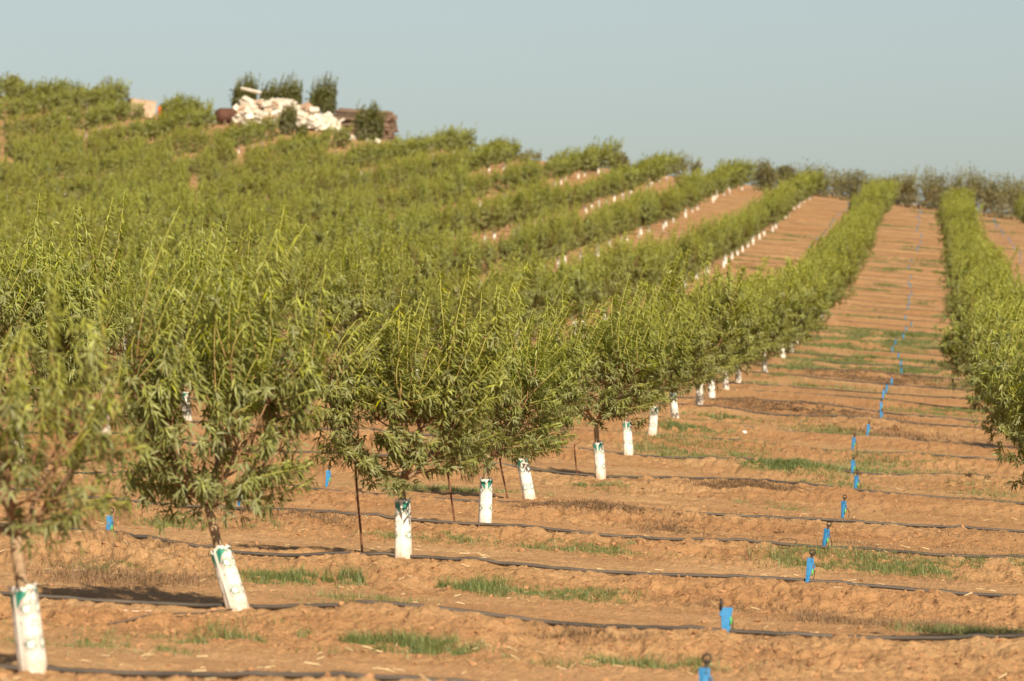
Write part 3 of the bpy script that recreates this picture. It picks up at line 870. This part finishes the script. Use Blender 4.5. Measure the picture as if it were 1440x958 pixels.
def shard(x, y, w, h, lab):
    X, Y = pix_ground(x, y); a = Acc()
    g = np.random.default_rng(int(x))
    k = 7; an = np.arange(k) * 2 * math.pi / k
    r = np.stack([np.cos(an) * w / 2, np.sin(an) * w / 2], -1) * g.uniform(0.7, 1.1, (k, 1))
    V = np.concatenate([np.column_stack([r, np.full(k, -0.01)]), np.column_stack([r * 0.85, np.full(k, h) * g.uniform(0.6, 1.1, k)])])
    j = np.arange(k); j2 = (j + 1) % k
    a.add(V, [np.stack([j, j2, k + j2, k + j], -1), (k + j)[None, :]])
    tag(link("plastic_scrap", a.mesh("plastic_scrap", M_white, smooth=False), loc=(X, Y, gz(X, Y))), lab, "litter")
shard(1047, 610, 0.07, 0.03, "small white scrap lying alone on the soil in mid distance")

# ------------------------------------------------------------------ grass, dry weeds, clods
def blades(patches, mat, name, lab, cat, seed, hmin, hmax, wd, tintf, flat=0.9):
    g = np.random.default_rng(seed)
    Vs, Ts = [], []
    for (X, Y, rx, ry, cnt, hs) in patches:
        cnt = int(cnt * (1.0 if Y < 45 else 1.5))
        px = X + g.normal(0, rx * 0.55, cnt); py = Y + g.normal(0, ry * 0.5, cnt)
        # clumping
        keep = vnoise(px * 1.6, py * 3.0, seed) + 0.6 * vnoise(px * 9, py * 9, seed + 1) > -0.12
        px, py = px[keep], py[keep]; m = len(px)
        if m == 0: continue
        z = ground(px, py)
        h = (hmin + (hmax - hmin) * g.random(m) ** 2.2) * hs * (1 + 0.6 * np.clip(vnoise(px * 2.2, py * 2.2, seed + 5), -0.6, 1))
        a = g.uniform(0, 2 * math.pi, m)
        ln = g.uniform(0.2, flat + 0.3, m) * h
        b = np.stack([px, py, z - 0.004], -1)
        sd_ = np.stack([np.cos(a + 1.57), np.sin(a + 1.57), 0 * a], -1) * (wd * (0.6 + 0.8 * g.random(m)) * max(1.0, (Y / 32.0) ** 1.1))[:, None]
        mid = b + np.stack([np.cos(a) * ln * 0.35, np.sin(a) * ln * 0.35, h * 0.6], -1)
        tip = b + np.stack([np.cos(a) * ln, np.sin(a) * ln, h], -1)
        Vs.append(np.stack([b - sd_, b + sd_, mid + sd_ * 0.7, mid - sd_ * 0.7, tip], 1).reshape(-1, 3))
        Ts.append(np.repeat(tintf(g, m), 5, axis=0))
    V = np.concatenate(Vs); n = len(V) // 5; b = np.arange(n)[:, None] * 5
    me = mesh_np(name, V, [b + np.array([3, 2, 4]), b + np.array([0, 1, 2, 3])], mat, True, {"tint": np.concatenate(Ts)})
    tag(link(name, me), lab, cat, kind="stuff")
    print(name, n)
def patch_px(x0, x1, y, th, dens, hs=1.0):
    """patch given by where it lies in the photo -> world ground patch"""
    out = []
    k = max(1, int((x1 - x0) / 60))
    for i in range(k):
        x = x0 + (x1 - x0) * (i + 0.5) / k
        yy = y + random.uniform(-2, 2) + 0.045 * (x - (x0 + x1) / 2)
        X, Y = pix_ground(x, yy); Xa, Ya = pix_ground(x, yy + th / 2); Xb, Yb = pix_ground(x, yy - th / 2)
        out.append((X, Y, (x1 - x0) / k / F * Y * 0.9, max(0.06, Yb - Ya) * 0.7, dens * (x1 - x0) / k / F * Y * 6800, hs))
    return out
gp = []
for a_ in [(125, 265, 908, 14, 1.5, .8), (280, 440, 905, 20, 1.3, 1.1), (440, 660, 912, 16, 1.6, 1.3), (340, 700, 822, 12, 1.6, 1.2), (735, 850, 840, 10, 1.8, .8), (460, 560, 848, 8, .9, .9),
           (720, 830, 930, 8, 1.0, .8), (870, 980, 938, 8, 1.0, .8), (130, 200, 803, 8, 1.0, .8), (1100, 1440, 800, 20, 1.5, 1.1), (1290, 1440, 890, 8, .8, .8), (550, 670, 762, 8, 1.2, .8), (750, 960, 775, 10, 1.1, .8),
           (300, 420, 742, 8, 1.3, .8), (215, 270, 738, 8, 1.1, .9), (810, 860, 688, 8, 1.5, 1.0), (895, 1060, 640, 12, 1.3, 1.0), (1060, 1260, 658, 12, 1.6, 1.0), (1280, 1400, 665, 10, 1.2, .8), (930, 990, 605, 8, 1.2, 1),
           (1130, 1200, 605, 8, 1.2, .9), (960, 1040, 590, 6, .8, .9), (1010, 1110, 715, 6, .5, .8), (1240, 1440, 580, 8, .7, .9), (1080, 1330, 486, 14, 1.4, 1.1), (1090, 1330, 505, 10, 1.3, 1), (1080, 1320, 520, 8, .9, 1),
           (1060, 1300, 468, 8, .8, 1), (0, 120, 905, 8, .5, .8), (0, 60, 880, 8, .5, .8), (520, 760, 690, 6, .5, .8)]:
    gp += patch_px(*a_)
for n in range(5, 54):         # scattered strips along the mounds farther up
    for _ in range(9 if n < 13 else 5):
        x = random.uniform(-20, 1460) if n < 13 else random.uniform(900, 1450)
        X, Y = px_row(x, n + (random.uniform(0.08, 0.4) if n < 13 else random.uniform(-0.35, 0.05)))
        if random.random() < (0.75 if n < 13 else 0.55 if n < 34 else 0.35):
            if n < 13: gp.append((X, Y, random.uniform(0.5, 2.6), 0.13, 420 + 260 * random.random(), 0.9))
            else: gp.append((X, Y, random.uniform(0.4, 2.4), random.uniform(0.2, 0.5), 900 + 800 * random.random(), 1.2))
blades(gp, M_grass, "grass", "low green grass and weeds growing in strips on the soil", "grass", 3, 0.010, 0.070, 0.0016,
       lambda g, m: np.stack([np.clip(g.normal(0.4, 0.22, m), 0, 1), g.random(m), g.random(m)], -1))
dp = []
for a_ in [(60, 300, 815, 26, 1.0, .9), (300, 460, 726, 10, 1.0, .8), (920, 1120, 750, 14, 1.3, .9), (1180, 1440, 778, 14, 1.1, .8), (700, 900, 715, 10, .9, .8), (930, 1010, 722, 8, 1.0, .8), (1000, 1120, 686, 9, .8, .8),
           (980, 1060, 856, 8, .8, .8), (1120, 1260, 875, 12, .8, .8), (1050, 1120, 895, 14, .6, .8), (1000, 1200, 575, 12, 1.2, 1.1), (1180, 1260, 590, 14, 1.4, 1.5), (1150, 1240, 530, 10, .8, 1), (1330, 1440, 885, 10, .9, .8),
           (760, 900, 895, 8, .4, .7), (160, 300, 765, 10, .4, .7), (1240, 1360, 545, 8, .8, 1)]:
    dp += patch_px(*a_)
for n in range(6, 54):
    for _ in range(8):
        x = random.uniform(-20, 1460); X, Y = px_row(x, n + random.uniform(-0.3, 0.5))
        if random.random() < 0.5: dp.append((X, Y, random.uniform(0.3, 1.2), 0.15, 40 + 40 * random.random(), 0.9))
blades(dp, M_dry, "dry_weeds", "brown dry weeds and dead grass scattered over the soil mounds", "dry weeds", 8, 0.008, 0.06, 0.0018,
       lambda g, m: np.stack([np.clip(g.normal(0.45, 0.25, m), 0, 1), g.random(m), g.random(m)], -1), 1.2)

def clods():
    g = np.random.default_rng(77)
    ico = np.array([(0, 0, 1), (0.9, 0, 0.4), (0.28, 0.85, 0.4), (-0.72, 0.53, 0.4), (-0.72, -0.53, 0.4), (0.28, -0.85, 0.4), (0.72, 0.53, -0.4), (-0.28, 0.85, -0.4), (-0.9, 0, -0.4), (-0.28, -0.85, -0.4), (0.72, -0.53, -0.4), (0, 0, -1)])
    tf = np.array([(0, 1, 2), (0, 2, 3), (0, 3, 4), (0, 4, 5), (0, 5, 1), (1, 6, 2), (2, 7, 3), (3, 8, 4), (4, 9, 5), (5, 10, 1), (6, 7, 2), (7, 8, 3), (8, 9, 4), (9, 10, 5), (10, 6, 1), (6, 11, 7), (7, 11, 8), (8, 11, 9), (9, 11, 10), (10, 11, 6)])
    N = 22000
    D = 2.6 + 12 * g.random(N) ** 1.3
    n = np.round(D - 3.3) + np.where(g.random(N) < 0.75, g.normal(-0.14, 0.10, N), g.uniform(-0.5, 0.5, N))
    D = 3.3 + n
    q = ((g.uniform(-60, 1500, N)) - XV) * D / F
    X, Y = XY(q, D - SKEW * (q - QA)); Z = ground(X, Y)
    r = 0.0045 + 0.016 * g.random(N) ** 6 + 0.003 * g.random(N)
    V = ico[None] * (r[:, None, None]) * g.uniform(0.6, 1.35, (N, 12, 1)) * g.uniform(0.7, 1.3, (N, 1, 3)) * np.array([1.0, 1, 0.8]) + np.stack([X, Y, Z + r * 0.2], -1)[:, None, :]
    Fc = (np.arange(N)[:, None, None] * 12 + tf[None]).reshape(-1, 3)
    me = mesh_np("soil_clods", V.reshape(-1, 3), [Fc], M_clod, False)
    tag(link("soil_clods", me), "loose clods and crumbs of earth over the mounds", "soil clods", kind="stuff")
    # straw bits
    N = 2600
    D = 2.6 + 10 * g.random(N) ** 1.2; q = ((g.uniform(-60, 1500, N)) - XV) * D / F
    X, Y = XY(q, D)
    keep = vnoise(X * 0.9, Y * 0.9, 5) > 0.05; X, Y = X[keep], Y[keep]; N = len(X)
    a = g.uniform(0, math.pi, N); L = g.uniform(0.02, 0.09, N); wv = 0.0018 + 0.0015 * g.random(N)
    dx, dy = np.cos(a), np.sin(a)
    P0 = np.stack([X - dx * L / 2, Y - dy * L / 2], -1); P1 = np.stack([X + dx * L / 2, Y + dy * L / 2], -1)
    z0 = ground(P0[:, 0], P0[:, 1]) + 0.004; z1 = ground(P1[:, 0], P1[:, 1]) + 0.005 + 0.012 * g.random(N)
    A = np.column_stack([P0, z0]); B = np.column_stack([P1, z1]); sd_ = np.stack([-dy * wv, dx * wv, 0 * dx], -1); up = np.array([0, 0, 1.0]) * wv[:, None] * 1.5
    V = np.stack([A - sd_, A + sd_, A + up, B - sd_, B + sd_, B + up], 1).reshape(-1, 3)
    b = np.arange(N)[:, None] * 6
    me = mesh_np("straw_litter", V, [np.concatenate([b + np.array([0, 1, 4, 3]), b + np.array([1, 2, 5, 4]), b + np.array([2, 0, 3, 5])])], M_straw, False)
    tag(link("straw_litter", me), "short pale straw bits strewn over the bare soil", "straw", kind="stuff")
clods()

# ------------------------------------------------------------------ hilltop: rubble heap, logs, crates, dark trees
def hill(x, D):
    X = (x - 720) / F * D * S; return X, D * S, gz(X, D * S, False)
def chunk(acc, c, sz, g, mi=0):
    v = np.array([(sx, sy, sz_) for sx in (-1, 1) for sy in (-1, 1) for sz_ in (-1, 1)], float) * g.uniform(0.75, 1.1, (8, 3))
    v *= np.array(sz) / 2
    e = Euler((g.uniform(-0.7, 0.7), g.uniform(-0.7, 0.7), g.uniform(0, 3.1))).to_matrix()
    v = v @ np.array(e).T + c
    f = np.array([(0, 1, 3, 2), (4, 6, 7, 5), (0, 4, 5, 1), (2, 3, 7, 6), (0, 2, 6, 4), (1, 5, 7, 3)])
    acc.add(v, [f], None, mi)
g = np.random.default_rng(9)
PXM = 60 * S / F
def heap():
    acc = Acc()
    X0, Y0, Z0 = hill(410, 60.3)
    prof_x = [335, 350, 375, 398, 415, 440, 462, 482]; prof_y = [158, 142, 140, 142, 148, 155, 166, 182]
    for _ in range(620):
        x = g.uniform(337, 480); yt = np.interp(x, prof_x, prof_y); yg = YH - gz((x - 720) / F * 60.3 * S, 60.3 * S, False) / (60.3 * S) * F
        hh = (yg - yt) * PXM; u = g.uniform(0, 1) ** 0.7
        dep = (1 - u) * 1.5
        X = (x - 720) / F * 60.3 * S
        c = np.array([X, Y0 + g.uniform(-1, 1) * dep, gz(X, Y0, False) + hh * u * 0.95])
        s = 0.14 + 0.75 * g.random() ** 3
        chunk(acc, c, (s * g.uniform(1, 2.6), s, s * g.uniform(0.15, 0.8)), g, int(g.random() < 0.25))
    o = link("rubble_heap", acc.mesh("rubble_heap", [M_rubble, M_pink], smooth=False))
    tag(o, "bright white heap of broken rubble on the hilltop among dark trees", "rubble", kind="stuff")
    a = Acc(); X, Y, Z = hill(352, 60.2)
    P = np.array([(-0.75, 0, 0.20), (0, 0, 0.03), (0.85, 0, -0.18)])
    V, fs = tube(P, 0.13, 4); a.add(V, fs)
    tag(link("white_beam", a.mesh("white_beam", M_rubble, smooth=False), loc=(X, Y, Z + 52 * PXM)), "long white beam sticking out at the top left of the rubble heap", "beam")
    for x, y, s in ((520, 196, 0.9), (490, 178, 0.8), (500, 184, 0.5), (532, 197, 0.6), (256, 184, 0.5)):
        a = Acc(); X, Y, Z = hill(x, 59.6)
        chunk(a, np.array([0, 0, 0.15]), (s * 1.4, s * 0.7, 0.4), g)
        lab = {520: "long white block on the ground below the log stack, left one of two", 490: "white block at the right foot of the rubble heap", 500: "small white block between rubble heap and log stack",
               532: "smaller white block below the end of the log stack", 256: "lone pale block on the slope right of the orange barrel"}[x]
        tag(link("white_block", a.mesh("white_block", M_rubble, smooth=False), loc=(X, Y, Z)), lab, "block", "loose white blocks on the hilltop")
heap()
# stacked logs, long sides towards the camera's left, cut ends to the right
def logs():
    meshes = []
    for k in range(4):
        a = Acc(); L = 4.3; r = 0.12 + 0.02 * k
        t = np.linspace(0, 1, 9)
        P = np.stack([(t - 1) * L, 0.04 * np.sin(t * 3 + k), 0.03 * np.sin(t * 5 + k * 2)], -1)
        V, fs = tube(P, r * (0.85 + 0.2 * t), 9, cap=False); a.add(V, fs)
        kk = 9; a.F[4]; end = np.array([8 * kk + np.arange(kk)]); 
        ve = V[8 * kk:] ; a.add(np.vstack([ve + [0.003, 0, 0], ve * 1.0]), [np.array([np.arange(kk)])], None, 1)
        meshes.append(a.mesh("log", [M_wood, M_woodend]))
    X0, Y0, Z0 = hill(556, 61.0)
    i = 0; z = 0.14
    for lay in range(9):
        m = 8 if lay < 7 else 6
        for j in range(m):
            ang = math.atan2(1.5, 4.0)
            off = (j - m / 2) * 0.29 + (0.14 if lay % 2 else 0)
            # row of ends runs along the line perpendicular to the logs
            ux, uy = math.cos(-0.30), math.sin(-0.30)
            X = X0 - uy * 0 + off * 0.35 + g.uniform(-0.25, 0.15); Y = Y0 + off * 0.95
            o = link("log", meshes[g.integers(4)], loc=(X - 0.25, Y, Z0 + z + g.normal(0, 0.02)), rot=(g.uniform(0, 6), g.normal(0.045, 0.012), -0.10 + g.normal(0, 0.02)))
            tag(o, "weathered log in the stack on the hilltop with its cut end to the right", "log", "logs in the hilltop stack")
            i += 1
        z += 0.27
logs()
# brown rusty tank lying left of the heap
def tank():
    a = Acc(); n = 20
    t = np.linspace(0, 1, 9)
    P = np.stack([(t - 0.0) * 2.1, 0 * t, 0 * t], -1); rr = 0.62 * np.array([0.75, 0.97, 1, 1, 1, 1, 1, 0.97, 0.75])
    V, fs = tube(P, rr, n); a.add(V, fs)
    X, Y, Z = hill(306, 60.8)
    r_ = empty("old_tank", (X, Y, Z)); r_.rotation_euler = (0, 0, 0.7)
    link("drum", a.mesh("drum", M_brown), r_, loc=(0, 0, 0.75))
    tag(r_, "dark brown rusty tank lying at the left end of the rubble heap", "tank")
    b = Acc()
    for x in (0.4, 1.6):
        V = np.array([(x + sx * 0.08, sy * 0.5, sz) for sx in (-1, 1) for sy in (-1, 1) for sz in (-0.1, 0.35)])
        b.add(V, [np.array([(0, 1, 3, 2), (4, 6, 7, 5), (0, 4, 5, 1), (2, 3, 7, 6), (0, 2, 6, 4), (1, 5, 7, 3)])])
    link("cradle", b.mesh("cradle", M_wood, smooth=False), r_)
tank()
def crate():
    X, Y, Z = hill(197, 60.6)
    r_ = empty("wooden_crate", (X, Y, Z)); r_.rotation_euler = (0, 0.10, 0.35)
    w2, d2, h = 1.0, 0.7, 1.35
    for nm, m in (("side_boards", M_pink), ("corner_posts", M_wood), ("lid", M_pink)):
        a = Acc()
        def box(x0, x1, y0, y1, z0, z1):
            V = np.array([(x, y, z) for x in (x0, x1) for y in (y0, y1) for z in (z0, z1)])
            a.add(V, [np.array([(0, 1, 3, 2), (4, 6, 7, 5), (0, 4, 5, 1), (2, 3, 7, 6), (0, 2, 6, 4), (1, 5, 7, 3)])])
        if nm == "side_boards":
            for k in range(6):
                z0 = 0.05 + k * 0.215
                box(-w2, w2, -d2 - 0.03, -d2, z0, z0 + 0.2); box(-w2, w2, d2, d2 + 0.03, z0, z0 + 0.2)
                box(-w2 - 0.03, -w2, -d2, d2, z0, z0 + 0.2); box(w2, w2 + 0.03, -d2, d2, z0, z0 + 0.2)
        elif nm == "corner_posts":
            for sx in (-1, 1):
                for sy in (-1, 1):
                    box(sx * (w2 - 0.05) - 0.045, sx * (w2 - 0.05) + 0.045, sy * (d2 - 0.05) - 0.045, sy * (d2 - 0.05) + 0.045, 0, h - 0.01)
        else:
            box(-w2 - 0.06, w2 + 0.06, -d2 - 0.06, d2 + 0.06, h + 0.002, h + 0.06)
        link(nm, a.mesh(nm, m, smooth=False), r_)
    tag(r_, "pale wooden crate on the left hilltop with foliage in front", "crate")
    X, Y, Z = hill(227, 60.3)
    r2 = empty("orange_barrel", (X, Y, Z))
    a = Acc(); zz = np.array([0, 0.02, 0.3, 0.32, 0.34, 0.62, 0.64, 0.66, 0.93, 0.95]) * 1.15
    V, fs = tube(np.stack([0 * zz, 0 * zz, zz], -1), np.array([0.26, 0.29, 0.29, 0.31, 0.29, 0.29, 0.31, 0.29, 0.29, 0.26]), 18); a.add(V, fs)
    link("drum", a.mesh("drum", M_orange), r2)
    a = Acc(); V, fs = tube(np.array([(0, 0, 1.095), (0, 0, 1.13)]), 0.20, 16); a.add(V, fs); link("lid", a.mesh("lid", M_orange), r2)
    tag(r2, "small bright orange barrel on the left hilltop beside the pale crate", "barrel")
crate()

def make_bushy(seed, w, h, mat, nleaf=2600, L=0.22, Wd=0.10, trunk=0.3, lobes=9):
    g = np.random.default_rng(seed)
    acc, tr = Acc(), Acc()
    cs = []
    for k in range(lobes):
        a = g.uniform(0, 6.28); rr = w * 0.5 * g.uniform(0.1, 0.75)
        z = h * g.uniform(0.14, 0.86)
        cs.append((math.cos(a) * rr, math.sin(a) * rr, z, w * g.uniform(0.24, 0.38)))
    cs.append((0.05 * w, 0, h * 0.82, w * 0.24)); cs.append((0, 0, h * 0.45, w * 0.4))
    for cx, cy, cz, r in cs:
        m = int(nleaf / len(cs))
        d = unit(g.normal(0, 1, (m, 3)))
        rad = r * (0.35 + 0.75 * g.random((m, 1)) ** 0.5) * (1 + 0.25 * vnoise(d[:, 0] * 3 + cx, d[:, 2] * 3 + cz, seed % 11)[:, None])
        P = np.array([cx, cy, cz]) + d * rad * np.array([1, 1, 0.85])
        dd = d * 0.6 + g.normal(0, 0.5, (m, 3)) + WIND * 0.5
        T = np.stack([np.clip(g.normal(0.45, 0.2, m), 0, 1), g.random(m), g.random(m)], -1)
        leaves(acc, P, dd, g.normal(0, 0.6, (m, 3)) + np.array([0, 0, 0.6]), L * g.uniform(0.7, 1.3, m), Wd * g.uniform(0.7, 1.3, m), T)
        t = np.linspace(0, 1, 6)[:, None]
        Pq = np.array([0, 0, h * 0.12]) * (1 - t) + np.array([cx, cy, cz]) * t + np.array([0, 0, -0.08 * h]) * (t * (1 - t)) * 2
        V, fs = tube(Pq, np.linspace(0.05, 0.012, 6), 5); tr.add(V, fs)
    V, fs = tube(np.array([(0, 0, -0.2), (0, 0, h * 0.06), (0, 0, h * 0.14)]), [0.11, 0.08, 0.07], 7); tr.add(V, fs)
    return acc.mesh("crown", mat), tr.mesh("trunk", M_wood)
def bushy(x, ytop, ybase, D, wpx, mat, seed, lab, grp, name="bushy_tree", **kw):
    X, Y, Z = hill(x, D)
    yb = YH - Z / Y * F
    h = max(1.0, (yb - ytop) / F * Y); wd = wpx / F * Y
    if seed % 2 == 0 or mat is not M_dull:
        b, l = make_crown(seed=7000 + seed, rad=wd * 0.5, hgt=h * 0.86, nshoot=int((50 + 13 * wd * h) * (2.2 if mat is M_dark else 1)), nros=int((30 + 14 * wd * h) * (2 if mat is M_dark else 1)), leafL=0.19 if mat is M_dark else 0.17, leafW=0.07 if mat is M_dark else 0.055, spacing=0.05, lod=1, low=0.10)
        V, fs = tube(np.array([(0, 0, -0.3), (0, 0, h * 0.05), (0, 0, h * 0.12)]), [0.09, 0.07, 0.05], 7)
        b.add(V, fs, [0.1, 0, 0])
        r_ = empty(name, (X, Y, Z))
        link("branches", b.mesh("branches", M_stem), r_, loc=(0, 0, h * 0.10))
        link("foliage", l.mesh("foliage", mat), r_, loc=(0, 0, h * 0.10))
        tag(r_, lab, "tree", grp)
        return
    cr, tr = make_bushy(seed, wd, h, mat, **kw)
    r_ = empty(name, (X, Y, Z))
    link("trunk", tr, r_); link("crown", cr, r_)
    tag(r_, lab, "tree", grp)
GD = "dark trees round the rubble heap"
bushy(342, 113, 0, 61.6, 36, M_dark, 1, "dark windswept tree at the left end behind the white rubble heap", GD)
bushy(376, 118, 0, 61.8, 28, M_dark, 2, "dark windswept tree behind the middle of the white rubble heap", GD)
bushy(406, 113, 0, 61.4, 36, M_dark, 3, "dark windswept tree at the peak of the white rubble heap", GD)
bushy(452, 116, 0, 61.6, 42, M_dark, 4, "tallest dense dark tree between rubble heap and log stack", GD)
bushy(403, 150, 0, 58.9, 26, M_dark, 5, "small dark bush standing in front of the white rubble heap", GD, nleaf=1500)
bushy(424, 178, 0, 58.9, 16, M_dark, 15, "tiny dark bush at the foot of the white rubble heap", GD, nleaf=700)
bushy(515, 149, 0, 59.6, 36, M_dark, 6, "dark bush covering the middle of the log stack", GD)
bushy(530, 163, 0, 59.7, 16, M_dark, 16, "small dark bush before the cut ends of the logs", GD, nleaf=1200)
GB = "dull trees along the skyline"
for k, (x, yt, wp, lab) in enumerate([(52, 121, 40, "green shrub on the left skyline, right of the upright dark one"), (88, 119, 44, "wide green shrub on the left skyline between two darker shrubs"), (118, 122, 40, "low green shrub touching the left of the dark shrubby tree"),
        (247, 134, 44, "green shrub just right of the orange barrel"), (275, 140, 50, "spreading green shrub between orange barrel and rusty tank")]):
    bushy(x, yt, 0, 60.2, wp, M_leaf, 90 + k, lab, "green shrubs along the left skyline", L=0.16, Wd=0.04, nleaf=3600)
sk = [(150, 113, 60.5, 44, "dark shrubby tree on the skyline left of the pale crate"), (20, 108, 60.5, 30, "upright dark shrub on the skyline at the far left"),
      (965, 219, 60, 46, "dry brownish round bush on the skyline behind the soil strip"), (872, 220, 61, 36, "low dull bush peeking over the crest left of the brown bush"),
      (742, 210, 61, 40, "low dark bush peeking over the crest at the middle of the skyline"),
      (1072, 232, 61, 40, "dull tree behind the crest, leftmost of the right skyline thicket"), (640, 197, 60.5, 40, "low dull bush between the row ends right of the log stack"), (700, 203, 60.5, 44, "low dull bush on the skyline at the left of the centre"),
      (786, 213, 60.5, 38, "small dull bush on the skyline just right of the centre"), (826, 219, 60.5, 40, "small dull bush before the bare patch of the upper crest"), (912, 224, 60.5, 42, "dull bush touching the left of the brown round bush"),
      (1103, 236, 61.5, 44, "dull leaning tree behind the crest above the soil strip")]
for k, (x, yt, D, wp, lab) in enumerate(sk):
    bushy(x, yt, 0, D, wp, M_dull, 30 + k, lab, GB)
for k, (x, yt, wp) in enumerate([(1030, 228, 44), (1140, 238, 56), (1170, 240, 54), (1205, 244, 54), (1232, 246, 50), (1262, 250, 52), (1292, 240, 66), (1318, 248, 54), (1358, 238, 50), (1384, 250, 60), (1410, 254, 60), (1432, 258, 60), (1452, 262, 60)]):
    bushy(x, yt, 0, 61.5 + (k % 3) * 0.9, wp, M_dull, 60 + k, "dull olive tree in the thicket along the right skyline", "thicket along the right skyline", nleaf=2200)
print("objects", len(bpy.data.objects))
